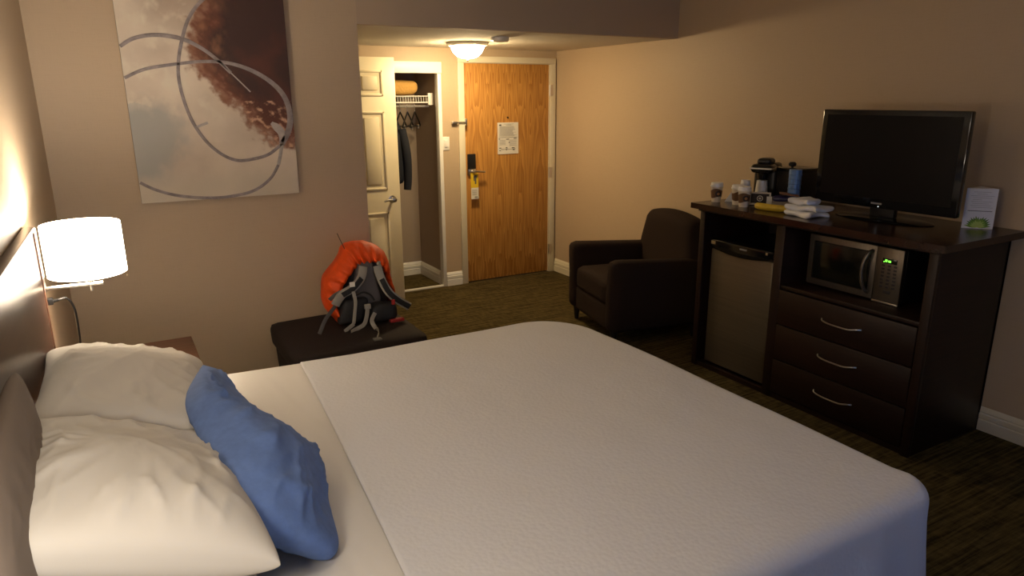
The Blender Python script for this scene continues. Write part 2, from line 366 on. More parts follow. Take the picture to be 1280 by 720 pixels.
# ------------------------------------------------------------------ entry door
d1 = struct(B().box(2.881, 3.795, YD + .012, YD + .055, .008, 2.026, .002), 'door_1', 'oak')
B().box(2.905, 2.985, YD - .012, YD + .014, 1.085, 1.225, .006).box(2.905, 2.985, YD - .004, YD + .014, 1.03, 1.09, .004).obj('lock_case', 'lockblack', d1)
B().box(2.907, 2.985, YD - .010, YD + .013, 1.028, 1.10, .006).obj('lock_plate', 'chrome', d1)
B().cyl((2.945, YD - .01, 1.066), (2.945, YD - .055, 1.066), .012).tube([(2.935, YD - .055, 1.068), (2.98, YD - .06, 1.068), (3.055, YD - .055, 1.060)], .0095, 10, 3).obj('handle', 'chrome', d1)
for z in (1.79, 1.01, .24):
    B().cyl((3.797, YD - .006, z - .05), (3.797, YD - .006, z + .05), .007, 10).box(3.797, 3.822, YD - .021, YD - .017, z - .05, z + .05).obj('hinge', 'chrome', d1)
B().cyl((3.338, YD + .013, 1.545), (3.338, YD + .004, 1.545), .008, 12).obj('door_viewer', 'lockblack', d1)
# swing-bar latch
lt = thing('door_guard', 'small brass-nickel swing bar guard on the casing left of the oak door', 'latch', (2.85, YD - .018, 1.51))
B().box(2.748, 2.80, YD - .032, YD + .0, 1.498, 1.522, .004).cyl((2.79, YD - .03, 1.513), (2.875, YD - .03, 1.513), .006, 10).obj('swing_bar', 'chrome', lt)
B().box(2.872, 2.892, YD - .04, YD + .012, 1.482, 1.545, .004).obj('catch_plate', 'chrome', lt)
# notice
nz = thing('evacuation_notice', 'white printed fire notice sheet on the oak door', 'notice', (3.34, YD + .008, 1.208))
B().box(3.228, 3.452, YD + .006, YD + .011, 1.208, 1.50).obj('sheet', 'paper', nz)
b = B(); random.seed(3)
def bar(b, x0, x1, z, h=.003): b.box(x0, x1, YD + .0035, YD + .0058, z, z + h)
bar(b, 3.292, 3.40, 1.484); bar(b, 3.315, 3.375, 1.475)
for k in range(12): bar(b, 3.245, 3.245 + random.uniform(.14, .19), 1.462 - k * .0078, .0025)
for k in range(5): bar(b, 3.245, 3.31, 1.335 - k * .01, .0025); bar(b, 3.35, 3.43, 1.335 - k * .012, .0025)
b.obj('fine_print', 'fink', nz)
b = B(); b.box(3.244, 3.266, YD + .003, YD + .0058, 1.470, 1.483); bar(b, 3.24, 3.44, 1.362, .002)
for x, z, w in ((3.238, 1.352, .012), (3.318, 1.349, .03), (3.40, 1.355, .03), (3.345, 1.318, .01), (3.243, 1.268, .02), (3.312, 1.27, .018), (3.378, 1.268, .03), (3.244, 1.245, .014), (3.316, 1.25, .01), (3.388, 1.25, .02)):
    b.box(x, x + w, YD + .003, YD + .0058, z - .006, z)
bar(b, 3.26, 3.42, 1.252, .002); b.obj('diagram_print', 'ink', nz)['kind'] = 'stuff'
# door hanger tag
tg = thing('door_hanger_tag', 'yellow and white do-not-disturb tag hanging from the oak door handle', 'tag', (2.955, YD - .03, .81))
B().box(2.917, 2.995, YD - .034, YD - .031, .915, 1.05).obj('yellow_half', 'tagyellow', tg)
B().box(2.919, 2.995, YD - .034, YD - .031, .81, .915).obj('white_half', 'paper', tg)
B().box(2.945, 2.98, YD - .0365, YD - .0342, 1.005, 1.03, .001).box(2.958, 2.972, YD - .0365, YD - .0342, .95, 1.005).box(2.946, 2.956, YD - .0365, YD - .0342, .98, 1.01).obj('printed_mark', 'ink', tg)
b = B()
for k in range(5): b.box(2.928, 2.98, YD - .0358, YD - .0342, .895 - k * .012, .899 - k * .012)
b.box(2.955, 2.985, YD - .0365, YD - .0342, .818, .836); b.obj('small_print', 'fink', tg)
# light switch
sw = thing('light_switch', 'white rocker light switch between closet and oak door', 'switch', (2.69, YD, 1.33))
B().box(2.657, 2.724, YD - .006, YD, 1.27, 1.388, .002).obj('plate', 'white', sw)
B().box(2.673, 2.708, YD - .012, YD - .006, 1.296, 1.362, .002).obj('rocker', 'white', sw)

# ------------------------------------------------------------------ bathroom door, standing open into the alcove
d2 = struct(B().box(XA + .005, 2.125, 5.63, 5.665, .02, 2.045, .002), 'door_2', 'doorcream')
for z0, z1 in ((1.745, 1.945), (.99, 1.625), (.15, .80)):
    for x0, x1 in ((1.50, 1.70), (1.80, 2.02)):
        p = B().box(x0, x1, 5.6295, 5.632, z0, z1)
        # raised moulding and field
        for a0, a1, b0, b1 in ((x0, x1, z0, z0 + .018), (x0, x1, z1 - .018, z1), (x0, x0 + .018, z0, z1), (x1 - .018, x1, z0, z1)): p.box(a0, a1, 5.622, 5.632, b0, b1, .004)
        p.box(x0 + .045, x1 - .045, 5.621, 5.632, z0 + .045, z1 - .045, .008, 2)
        p.obj('panel', 'doorcream', d2)
B().lathe([(.0, -.006), (.032, -.006), (.032, 0), (.012, .004), (.012, .035), (.022, .045), (.02, .055), (0, .06)], (2.055, 5.63, .905), 20, 'Y', m=Matrix.Scale(-1, 3, (0, 1, 0))).tube([(2.055, 5.58, .905), (2.0, 5.575, .905), (1.965, 5.575, .897)], .008, 8, 3).obj('handle', 'chrome', d2)
B().box(2.1245, 2.128, 5.64, 5.655, .87, .94).obj('latch_plate', 'chrome', d2)

# ------------------------------------------------------------------ ceiling light and smoke detector
cl = thing('ceiling_light', 'lit frosted glass dome light on the alcove ceiling', 'ceiling light', (2.60, 5.25, ZA))
B().lathe([(0, 0), (.165, 0), (.17, -.012), (.158, -.024), (.145, -.03), (.14, -.02)], (2.60, 5.25, ZA), 40).obj('rim', 'nickel', cl)
B().lathe([(.134, -.024), (.128, -.048), (.112, -.080), (.080, -.108), (.042, -.122), (.0001, -.126)], (2.60, 5.25, ZA), 40).obj('glass_dome', 'dome', cl)
B().lathe([(.0001, -.148), (.007, -.142), (.009, -.134), (.005, -.124)], (2.60, 5.25, ZA), 16).obj('finial', 'chrome', cl)
sd = thing('smoke_detector', 'small flat smoke detector on the alcove ceiling beside the dome light', 'smoke detector', (2.595, 4.70, ZA))
B().lathe([(0, 0), (.062, 0), (.062, -.018), (.056, -.03), (.03, -.036), (.0001, -.037)], (2.595, 4.70, ZA), 28).obj('cover', 'white', sd)
B().box(2.525, 2.54, 4.69, 4.72, ZA - .022, ZA, .002).obj('test_tab', 'white', sd)

# ------------------------------------------------------------------ closet contents
ws = thing('wire_shelf', 'white ventilated wire shelf inside the closet', 'shelf', (2.1, 6.25, 1.74))
b = B()
for k in range(48): 
    x = 1.45 + k * .0245
    b.tube([(x, 6.48, 1.742), (x, 6.065, 1.742), (x, 6.06, 1.69)], .0028, 5)
b.obj('deck_wires', 'wire', ws)['kind'] = 'stuff'
B().cyl((1.4, 6.06, 1.742), (2.63, 6.06, 1.742), .005, 8).cyl((1.4, 6.06, 1.688), (2.63, 6.06, 1.688), .006, 8).cyl((1.4, 6.46, 1.738), (2.63, 6.46, 1.738), .005, 8).obj('rail', 'wire', ws)
B().cyl((1.4, 6.13, 1.655), (2.63, 6.13, 1.655), .010, 10).obj('hanging_rod', 'wire', ws)
B().box(2.59, 2.643, 6.045, 6.08, 1.665, 1.77, .003).obj('end_bracket', 'wire', ws)
def blob(x0, x1, y0, y1, z0, z1, amp, sc, r, n=14, seed=0):
    def f(q):
        k = noise.noise_vector(q * sc + Vector((seed, 0, 0))) * amp
        return q + k
    return B().dense(x0, x1, y0, y1, z0, z1, n, r, f)
one(blob(1.95, 2.53, 6.09, 6.42, 1.752, 1.875, .015, 6, .055), 'folded_blanket', 'blanket', 'folded golden blanket lying on the white closet shelf', 'blanket', (2.24, 6.25, 1.748))
def hanger(x, rz, label):
    h = thing('clothes_hanger', label, 'hanger', (x, 6.13, 1.655), rz, 'hangers on the closet rod')
    B().tube([(0, .012, .012), (0, .0, .017), (0, -.013, .008), (0, -.010, -.01), (0, 0, -.03), (0, 0, -.055)], .003, 6, 3).obj('hook', 'chrome', h, True)
    B().tube([(0, 0, -.05), (0, .12, -.12), (0, .185, -.165), (0, .18, -.178), (0, 0, -.172), (0, -.18, -.178), (0, -.185, -.165), (0, -.12, -.12), (0, 0, -.05)], .007, 7, 3).obj('shoulder_bar', 'hang', h, True)
    for s in (-1, 1): B().box(-.006, .006, s * .12 - .012, s * .12 + .012, -.205, -.168, .002).obj('clip', 'chrome', h, True)
    return h
hanger(2.49, -.62, 'black clip hanger nearest the closet side wall')
hanger(2.42, -.62, 'black clip hanger second from the closet side wall')
hanger(2.35, -.62, 'black clip hanger beside the dark hanging jacket')
jk = thing('hanging_jacket', 'dark navy jacket hanging in the closet behind the cream door edge', 'jacket', (2.22, 6.13, .95))
def jf(q):
    k = noise.noise_vector(Vector((q.x * 6, q.y * 9, q.z * 2.0))) * .02
    t = (q.z - .95) / .65
    c = Vector((2.23, 6.12, 0)); w = 1 - .55 * max(0, t - .72) / .28
    return Vector((c.x + (q.x - c.x) * w + k.x, c.y + (q.y - c.y) * (w * .92) + k.y, q.z))
B().dense(2.16, 2.32, 5.95, 6.29, .98, 1.60, 12, .05, jf).obj('body', 'navy', jk)
B().tube([(2.30, 6.0, 1.46), (2.33, 5.97, 1.25), (2.335, 5.97, 1.05), (2.325, 5.97, .93)], lambda t: .045 - .012 * t, 10, 4).obj('sleeve', 'navy', jk)
B().tube([(2.22, 6.12, 1.59), (2.22, 6.13, 1.65), (2.22, 6.142, 1.667), (2.22, 6.118, 1.668)], .003, 6, 3).obj('hook', 'hang', jk)

# ------------------------------------------------------------------ painting (flat print colours as a painted mesh colour layer)
pt = thing('painting', 'large unframed abstract canvas with rust, cream and looping grey rings', 'painting', (.55, 4.20, 1.195))
B().box(.136, .962, 4.202, 4.240, 1.195, 2.36).obj('canvas', 'canvas_side', pt)
def lerp(a, b, t): t = max(0, min(1, t)); return tuple(x + (y - x) * t for x, y in zip(a, b))
def ss(a, b, x): t = max(0, min(1, (x - a) / (b - a))); return t * t * (3 - 2 * t)
RE = [(.60, 2.36), (.548, 2.227), (.486, 2.112), (.455, 1.968), (.488, 1.868), (.595, 1.749), (.719, 1.641), (.769, 1.53), (.859, 1.479), (.97, 1.455)]
def rust(x, z):
    best = 9; sd_ = 1
    for (a, b_), (c, d) in zip(RE, RE[1:]):
        ex, ez = c - a, d - b_; t = max(0, min(1, ((x - a) * ex + (z - b_) * ez) / (ex * ex + ez * ez)))
        dx, dz = x - a - ex * t, z - b_ - ez * t; q = math.hypot(dx, dz)
        if q < best: best = q; sd_ = 1 if (ex * (z - b_) - ez * (x - a)) > 0 else -1
    return best * sd_
def pcol(x, z):
    n1 = noise.fractal(Vector((x * 4, z * 4, 1)), 1, 2, 5); n2 = noise.fractal(Vector((x * 16, z * 12, 5)), 1, 2, 5); n3 = noise.fractal(Vector((x * 30 + z * 18, z * 30, 9)), 1, 2, 4)
    c = lerp((.50, .43, .345), (.39, .325, .26), .5 + n1 * .7)
    c = lerp(c, (.30, .235, .18), ss(1.95, 2.3, z + n1 * .12) * ss(.18, .35, x) * .9)
    c = lerp(c, (.40, .36, .28), ss(1.42, 1.25, z) * .6)
    c = lerp(c, (.50, .45, .36), max(0, n2) * 1.2 * ss(1.55, 1.75, z))
    db = math.hypot((x - .18) / .26, (z - 1.53) / .24) + n2 * .16 + n1 * .15
    c = lerp(c, (.24, .245, .23), ss(1.05, .60, db) * .7)
    if z < 1.66 + .1 * n1: c = lerp(c, (.25, .26, .25), ss(.45, .15, x + n1 * .1) * ss(1.25, 1.35, z) * .5)
    r = rust(x, z) + n2 * .045 + n3 * .025
    c = lerp(c, (.20, .10, .062), ss(-.035, .012, r))
    c = lerp(c, (.11, .034, .017), ss(.0, .06, r + n3 * .03))
    dk = ss(.02, .13, r + n1 * .05) * ss(1.55, 1.78, z + n1 * .08)
    c = lerp(c, (.034, .014, .010), dk)
    c = lerp(c, (.085, .024, .013), dk * max(0, n1) * .9)
    if 1.46 < z < 1.72 and x > .66: c = lerp(c, (.42, .25, .16), max(0, n3 * 2.4 - .25) * ss(-.02, .02, r))
    if r > 0: c = lerp(c, (.18, .08, .04), max(0, n2) * 1.3 * ss(.70, .55, x))
    return tuple(min(.9, q * 1.42) for q in c)
b = B(); NX, NZ = 170, 236
cols = []
g = b.grid(NX, NZ, lambda i, j: (.1365 + (.9615 - .1365) * i / (NX - 1), 4.2015, 1.1955 + 1.164 * j / (NZ - 1)))
for i in range(NX):
    for j in range(NZ): cols.append(pcol(g[i][j].co.x, g[i][j].co.z))
pm = bpy.data.materials.new('painted_canvas'); pm.use_nodes = True
at = pm.node_tree.nodes.new('ShaderNodeAttribute'); at.attribute_name = 'Paint'
pm.node_tree.links.new(at.outputs['Color'], pm.node_tree.nodes['Principled BSDF'].inputs['Base Color']); pm.node_tree.nodes['Principled BSDF'].inputs['Roughness'].default_value = .6
po = b.obj('painted_surface', pm, pt)
ca = po.data.color_attributes.new('Paint', 'FLOAT_COLOR', 'POINT')
ca.data.foreach_set('color', [v for c in cols for v in (*[max(0, q) for q in c], 1)])
loopA = [(.139, 1.988), (.201, 2.026), (.282, 2.046), (.362, 2.045), (.442, 2.028), (.521, 1.987), (.586, 1.935), (.652, 1.866)]
loopA2 = [(.61, 1.912), (.652, 1.866), (.743, 1.767)]
loopB = [(.139, 1.836), (.235, 1.879), (.372, 1.905), (.513, 1.922), (.642, 1.917), (.757, 1.881), (.859, 1.818), (.923, 1.74), (.945, 1.645), (.931, 1.557), (.883, 1.478), (.806, 1.424), (.71, 1.401), (.633, 1.4), (.561, 1.435), (.495, 1.5), (.44, 1.593), (.409, 1.691), (.391, 1.808), (.397, 1.91), (.427, 2.025), (.475, 2.139), (.548, 2.227), (.66, 2.31), (.76, 2.355)]
loopC = [(.141, 1.307), (.211, 1.264), (.319, 1.225), (.461, 1.203), (.582, 1.203), (.708, 1.226), (.802, 1.286), (.857, 1.365), (.882, 1.462), (.889, 1.542), (.839, 1.599)]
def loop(pts, w0, mat):
    w = (lambda t: 1.3 * w0(t)) if callable(w0) else 1.3 * w0
    B().ribbon([(x, 4.1995, z) for x, z in pts], w, .003, 6).obj('painted_loop', mat, pt)
loop(loopA, lambda t: .016 - .006 * abs(t - .5), 'loop'); loop(loopA2, .005, 'loop2'); loop(loopB[:11], lambda t: .012 + .014 * ss(.2, 1, t), 'loop'); loop(loopB[10:], .013, 'loop')
loop(loopC[:8], .012, 'loop'); loop(loopC[7:], lambda t: .014 + .02 * ss(.2, .8, t) - .02 * ss(.8, 1, t), 'loop2'); loop([(.439, 1.582), (.507, 1.607)], .01, 'loop2')

# ------------------------------------------------------------------ headboard (fixed to the slanting wall)
def lthing(name, label, cat, y, z, group=None):
    """thing mounted on the left wall; local x points off the wall, local y away from the camera"""
    d = YS - y; return thing(name, label, cat, (-.255 - math.sin(-LR) * d, YS - math.cos(LR) * d, z), LR, group)
hb = lthing('headboard', 'dark wood panel headboard behind the bed, top lit by the lamp', 'headboard', 1.92, 0)
B().box(.002, .030, -1.28, 1.03, .12, 1.295, .004).obj('panel', 'head', hb, True)
B().box(.002, .036, -1.28, 1.035, 1.285, 1.302, .003).obj('top_rail', 'head', hb, True)
B().box(.003, .034, 1.022, 1.036, .12, 1.29, .002).obj('end_rail', 'night', hb, True)

# ------------------------------------------------------------------ bed
def y1(x): return 2.885 + .09 * max(0, min(1, (.75 - x) / .9))
bed = thing('bed', 'king bed with white textured coverlet and folded-back sheet', 'bed', (.9, 1.92, 0))
B().box(-.22, 1.90, 1.0, 2.85, .06, .36, .02).obj('box_base', 'base', bed)
B().box(-.24, 1.88, 1.0, 2.86, .36, .635, .06, 4).obj('mattress', 'mattress', bed)
def foldx(y): return .475 + .085 * (y - 1.36)
def sheetz(x, y):
    n = noise.noise(Vector((x * 9, y * 1.6, 3))) * .007 + noise.noise(Vector((x * 26 + y * 3, y * 2.5, 8))) * .0028
    return .650 + n
def sh(i, j):
    x = -.25 + .95 * i / 79; t = j / 139
    ya, yb = .95, y1(x); L = yb - ya; drop = .40; tot = L + 2 * drop; s = t * tot - drop
    r = .05
    def edge(k):      # k distance past the edge
        a = min(k, r * PI / 2) / r
        return r * math.sin(a) - r + .0, -(r - r * math.cos(a)) - max(0, k - r * PI / 2)
    if s < 0:
        h, v = edge(-s); y = ya - h - r; y = ya + 0.0 - h - r + r * .0; z = .645 + v; y = ya - (r * math.sin(min(-s, r * PI / 2) / r))
    elif s > L:
        k = s - L; h, v = edge(k); y = yb + (r * math.sin(min(k, r * PI / 2) / r)); z = .645 + v
    else: y = ya + s; z = 0; 
    if 0 <= s <= L: z = sheetz(x, y) - .005 * ss(.12, 0, min(s, L - s))
    y = y if s < 0 or s > L else y
    # keep the roll inside the measured outline
    y = y + (.0 if 0 <= s <= L else 0)
    yy = 1.92 + (y - 1.92) * .966
    return (x, yy, z)
b = B(); b.grid(80, 140, sh); b.obj('sheet', 'sheet', bed)
# coverlet: rings following the outline of the mattress, then over the edge and down
out = []
NS = 56
xf = 1.965
def addarc(cx, cy, R, a0, a1, n):
    for k in range(n + 1):
        a = a0 + (a1 - a0) * k / n; out.append((cx + R * math.cos(a), cy + R * math.sin(a)))
for k in range(NS): x = .50 + .75 * k / NS; out.append((x, y1(x)))
for k in range(16): x = 1.25 + .405 * k / 16; out.append((x, y1(x)))
addarc(1.655, 2.585, .30, PI / 2, 0, 22)
ye = 1.06; 
for k in range(1, 60): out.append((1.955 + .012 * math.sin(PI * k / 60), 2.585 - (2.585 - ye) * k / 60))
addarc(1.865, 1.04, .10, 0, -PI / 2, 14)
for k in range(1, 20): out.append((1.865 - .615 * k / 20, .94))
for k in range(NS + 1): x = 1.25 - .75 * k / NS; out.append((x, .94))
n_ = len(out); NR = 40; ND = 26
def cov(i, j):
    px, py = out[i]; sx = min(px, 1.25); sy = 1.92
    qx, qy = out[min(i + 1, n_ - 1)]; rx, ry = out[max(i - 1, 0)]; tx, ty = qx - rx, qy - ry; l = math.hypot(tx, ty); nx, ny = -ty / l, tx / l
    if nx * (px - 1.0) + ny * (py - 1.92) < 0: nx, ny = -nx, -ny
    R = .055
    if j <= NR:
        s = (j / NR) ** .8; ex, ey = px - nx * R, py - ny * R
        x = sx + (ex - sx) * s; y = sy + (ey - sy) * s
        z = .657 + .010 * (1 - s ** 3) + noise.noise(Vector((x * 2.2, y * 2.2, 0))) * .006 + noise.noise(Vector((x * 9, y * 6, 4))) * .0018
        x += (foldx(y) - .50) * (1 - ss(.5, 1.25, x))
    else:
        k = j - NR; ka = 8
        z0 = .657 + noise.noise(Vector((px * 2.2, py * 2.2, 0))) * .005
        if k <= ka:
            a = PI / 2 * k / ka; x = px - nx * R * (1 - math.sin(a)); y = py - ny * R * (1 - math.sin(a)); z = z0 - R * (1 - math.cos(a))
        else:
            d = (k - ka) / (ND - ka); w = d * (.020 * math.sin(i * .33) + .012 * math.sin(i * .83 + 1)) + .035 * d
            x = px + nx * w; y = py + ny * w; z = z0 - R - d * .44
        if px < 1.25: x += (foldx(py) - .50) * (1 - ss(.5, 1.25, px))
    return (x, y, z)
b = B(); b.grid(n_, NR + ND + 1, cov)
b2 = b.b; bmesh.ops.remove_doubles(b2, verts=b2.verts[:], dist=.0004)
co = b.obj('coverlet', 'cover', bed, ang=80)
md = co.modifiers.new('thickness', 'SOLIDIFY'); md.thickness = .004; md.offset = -1

# ------------------------------------------------------------------ pillows
def pillow(L, Wd, T, seed, wr, c, e1, e2, pinch=.07, twist=0, rc=0, tip=0, bx=.36, n=(110, 84)):
    """e1 along the length, e2 across, thickness along e1 x e2"""
    e1 = Vector(e1).normalized(); e2 = Vector(e2); e2 = (e2 - e1 * e2.dot(e1)).normalized(); e3 = e1.cross(e2); c = Vector(c)
    b = B(); nu, nv = n
    def P(u, v, side):
        x = L / 2 * u * (1 - pinch * (1 - v * v) ** 1.2); y = Wd / 2 * v * (1 - pinch * 1.3 * (1 - u * u) ** 1.2)
        e = ss(0, .55, (1 - u * u) * (1 - v * v)); h = T / 2 * (max(0, (1 - u * u)) * max(0, (1 - v * v))) ** bx
        q = Vector((x * 3 + seed, y * 3, side * .7))
        # creases run in from the corners and edges
        rad = math.atan2(y, x) ; 
        cr = 1 - abs(noise.noise(Vector((x * 5 + seed * 3, y * 13, side)))) * 2
        cr2 = 1 - abs(noise.noise(Vector((x * 9 + y * 12, seed + y * 3.5, side + 4)))) * 2
        edge = ss(.35, .95, max(abs(u), abs(v)))
        cr3 = 1 - abs(noise.noise(Vector((rad * 2.6, math.hypot(x, y) * 2.2, seed + side)))) * 2
        h += wr * e * (noise.noise(q) * 1.2 + (cr ** 3) * .30 * (.3 + edge) + (max(0, cr2) ** 3) * .22 * (.4 + .5 * edge) * (1 - edge * .5) + (max(0, cr3) ** 3) * .40 * (.2 + edge))
        h = max(h, 0)
        z = side * h
        k_ = rc if (u < 0 or not tip) else 0
        x *= 1 - k_ * v ** 6; y *= 1 - k_ * u ** 6
        if tip: y *= 1 - tip * max(0, u) ** 1.5; z *= 1 - tip * .8 * max(0, u) ** 1.5
        if twist: ca, sa = math.cos(twist * u), math.sin(twist * u); y, z = y * ca - z * sa, y * sa + z * ca
        x += wr * .3 * noise.noise(Vector((x * 3, y * 3, seed))); y += wr * .4 * noise.noise(Vector((x * 3, seed, y * 3)))
        return c + e1 * x + e2 * y + e3 * z
    f = lambda k, m: math.sin((k / (m - 1) - .5) * PI)
    for side in (1, -1): b.grid(nu, nv, lambda i, j: P(f(i, nu), f(j, nv), side))
    bmesh.ops.remove_doubles(b.b, verts=b.b.verts[:], dist=.0005)
    return b
grp = 'white pillows stacked on the bed'
one(pillow(.72, .42, .14, 4, .018, (-.03, 2.36, .725), (0, 1, 0), (-1, 0, 0)), 'pillow', 'cotton', 'white pillow underneath the far upper pillow, beside the lamp end of the bed', 'pillow', (-.02, 2.36, .655), grp, 80)
one(pillow(.72, .42, .14, 8, .018, (-.03, 1.60, .725), (0, 1, 0), (-1, 0, 0)), 'pillow', 'cotton', 'white pillow underneath the near upper pillow, just showing its edge', 'pillow', (-.0, 1.60, .655), grp, 80)
one(pillow(.84, .50, .21, 2, .030, (-.03, 2.31, .868), (-.0, 1, -.07), (-.96, 0, .25), rc=.03), 'pillow', 'cotton', 'plump white pillow nearer the lamp, lying on top at the head', 'pillow', (-.05, 2.36, .79), grp, 80)
one(pillow(.66, .51, .22, 13, .032, (-.050, 1.625, .893), (-.02, 1, -.05), (-.93, 0, .34)), 'pillow', 'cotton', 'plump white pillow nearest the viewer, overlapping the farther one', 'pillow', (-.03, 1.66, .80), grp, 80)
one(pillow(1.02, .37, .19, 21, .052, (.240, 1.96, .790), (-.06, 1, .085), (-.62, 0, .78), pinch=.0, twist=.10, rc=.14, tip=.85, bx=.42), 'blue_pillow', 'blue', 'crumpled blue pillow leaning against the white pillows', 'pillow', (.33, 2.03, .66), None, 80)
one(pillow(.90, .46, .09, 31, .012, (-.240, 1.50, .91), (-.025, 1, 0), (0, 0, 1), pinch=.0, rc=.10), 'taupe_cushion', 'taupe', 'taupe cushion propped upright against the headboard behind white pillows', 'cushion', (-.235, 1.5, .70), None, 80)

# ------------------------------------------------------------------ bedside lamp
def wall_lamp(y, label):
    t = lthing('wall_lamp', label, 'lamp', y, 1.2, 'wall lamps beside the headboard')
    B().box(.0, .016, -.035, .035, -.15, .09, .004).obj('back_plate', 'chrome', t, True)
    B().cyl((.024, 0, -.15), (.024, 0, .09), .010, 14).obj('upright_tube', 'chrome', t, True)
    B().cyl((.024, 0, -.136), (.215, 0, -.136), .0075, 12).obj('arm', 'chrome', t, True)
    B().cyl((.175, 0, -.162), (.175, 0, -.03), .005, 10).obj('stem', 'chrome', t, True)
    B().lathe([(.1, -.095), (.126, -.095), (.130, -.093), (.130, .093), (.128, .095), (.126, .093), (.126, -.091), (.1, -.093)][1:7], (.172, 0, 0), 48).obj('lamp_shade', 'shade', t, True)
    b = B()
    for k in range(3): a = k * 2.094; b.cyl((.172, 0, .06), (.172 + .126 * math.cos(a), .126 * math.sin(a), .075), .0018, 6)
    b.obj('spider', 'chrome', t, True)
    B().lathe([(.0001, -.035), (.018, -.03), (.030, 0), (.026, .022), (.0001, .035)], (.172, 0, .01), 20).obj('bulb', 'bulb', t, True)
    return t
wl = wall_lamp(3.0, 'lit white drum wall lamp on a nickel arm beside headboard')
pl = light('bedside_bulb', 'POINT', (-.113, 3.0, 1.25), BULB_W, (1.0, .88, .73), radius=.035)
# socket, plug and cord
ot = lthing('wall_outlet', 'wall socket with black plug and cord below the lamp', 'outlet', 3.06, 1.0)
B().box(0, .006, -.035, .035, -.06, .06, .002).obj('plate', 'white', ot, True)
B().box(.006, .042, -.014, .014, -.012, .014, .005).cyl((.04, 0, 0), (.06, 0, .004), .006, 10).obj('plug', 'black', ot, True)
B().tube([(.058, 0, .004), (.085, .02, .0), (.10, .06, -.06), (.095, .12, -.17), (.085, .20, -.27), (.075, .26, -.40)], .0042, 8, 5).obj('cord', 'black', ot, True)

# ------------------------------------------------------------------ nightstand
ns = thing('nightstand', 'brown wood nightstand between bed and far wall', 'nightstand', (0, 3.36, 0))
B().box(-.20, .25, 3.08, 3.645, .575, .60, .003).obj('top', 'night', ns)
B().box(-.19, .235, 3.10, 3.635, .08, .575, .003).obj('body', 'night', ns)
for z in (.12, .35): 
    dr = B().box(.236, .250, 3.12, 3.615, z, z + .20, .003).obj('drawer', 'night', ns)
    B().tube([(.251, 3.30, z + .10), (.268, 3.32, z + .10), (.268, 3.42, z + .10), (.251, 3.44, z + .10)], .004, 8).obj('handle', 'chrome', dr)
for x in (-.16, .20):
    for y in (3.13, 3.60): B().box(x - .02, x + .02, y - .02, y + .02, 0, .08).obj('leg', 'night', ns)

# ------------------------------------------------------------------ ottoman
om = thing('ottoman', 'dark brown upholstered ottoman bench under the backpack', 'ottoman', (1.09, 3.83, 0))
def of(q):
    t = max(0, (.45 - q.z)) / .45; cx, cy = 1.09, 3.83; k = 1 - .07 * t
    zz = q.z + (.008 * (1 - ((q.x - cx) / .4) ** 2 - ((q.y - cy) / .4) ** 2) if q.z > .44 else 0)
    return (cx + (q.x - cx) * k, cy + (q.y - cy) * k, zz)
B().dense(.705, 1.455, 3.48, 4.18, .30, .452, 12, .045, of).obj('cushion', 'brown2', om)
B().dense(.72, 1.44, 3.495, 4.165, .04, .305, 10, .02, of).obj('base', 'brown2', om)
for x in (.80, 1.38):
    for y in (3.58, 4.08): B().cyl((x, y, 0), (x, y, .05), .022, 12, .026).obj('leg', 'blackleg', om)

# ------------------------------------------------------------------ backpack
bk = thing('backpack', 'grey hiking backpack in an orange rain cover on the ottoman', 'backpack', (1.2, 3.93, .458))
fy = 3.855
cov_out = [(1.05, .462), (.985, .567), (.983, .652), (.999, .738), (1.046, .79), (1.098, .852), (1.121, .902), (1.165, .924), (1.22, .928), (1.288, .908), (1.347, .867), (1.375, .809), (1.378, .728), (1.392, .644), (1.388, .57), (1.36, .462)]
cov_in = [(1.11, .475), (1.04, .565), (1.055, .620), (1.088, .69), (1.125, .745), (1.160, .780), (1.185, .798), (1.212, .806), (1.25, .808), (1.285, .805), (1.318, .775), (1.338, .73), (1.356, .68), (1.378, .62), (1.375, .555), (1.33, .475)]
oo = smooth([(x, 0, z) for x, z in cov_out], 6); ii = smooth([(x, 0, z) for x, z in cov_in], 6); nn = len(oo)
b = B()
PR = [(0, .012), (.05, -.012), (.14, -.030), (.35, -.030), (.6, -.010), (.85, .02), (1, .06), (1.0, .10), (.97, .14), (.85, .19), (.6, .225), (.3, .24)]
def cvr(i, j):
    t, dy = PR[j]; p, q = ii[i], oo[i]; c = Vector((1.19, 0, .66))
    if j < 7: v = p.lerp(q, t)
    else: v = c.lerp(q, t)
    wv = .012 * math.sin(i * 1.15) * (1 if j in (1, 2, 3, 4) else .3) + noise.noise(Vector((v.x * 14, v.z * 14, j * .3))) * .014
    return (v.x + wv * .3, fy + dy + wv * .8, v.z + wv * .2)
b.grid(nn, len(PR), cvr); oc = b.obj('rain_cover', 'orange', bk, ang=70)
b = B().dense(1.03, 1.36, fy - .002, fy + .17, .462, .86, 10, .06, lambda q: (1.19 + .07 * max(0, q.z - .55) / .3 + (q.x - 1.19) * (1 - .45 * max(0, q.z - .55) / .3), q.y, q.z)); b.obj('pack_body', 'packblack', bk)
B().dense(1.125, 1.30, fy - .022, fy + .02, .56, .83, 8, .018, lambda q: (1.215 + (q.x - 1.215) * (1 - .55 * max(0, q.z - .60) / .25), q.y, q.z)).obj('back_panel', 'packgrey', bk)
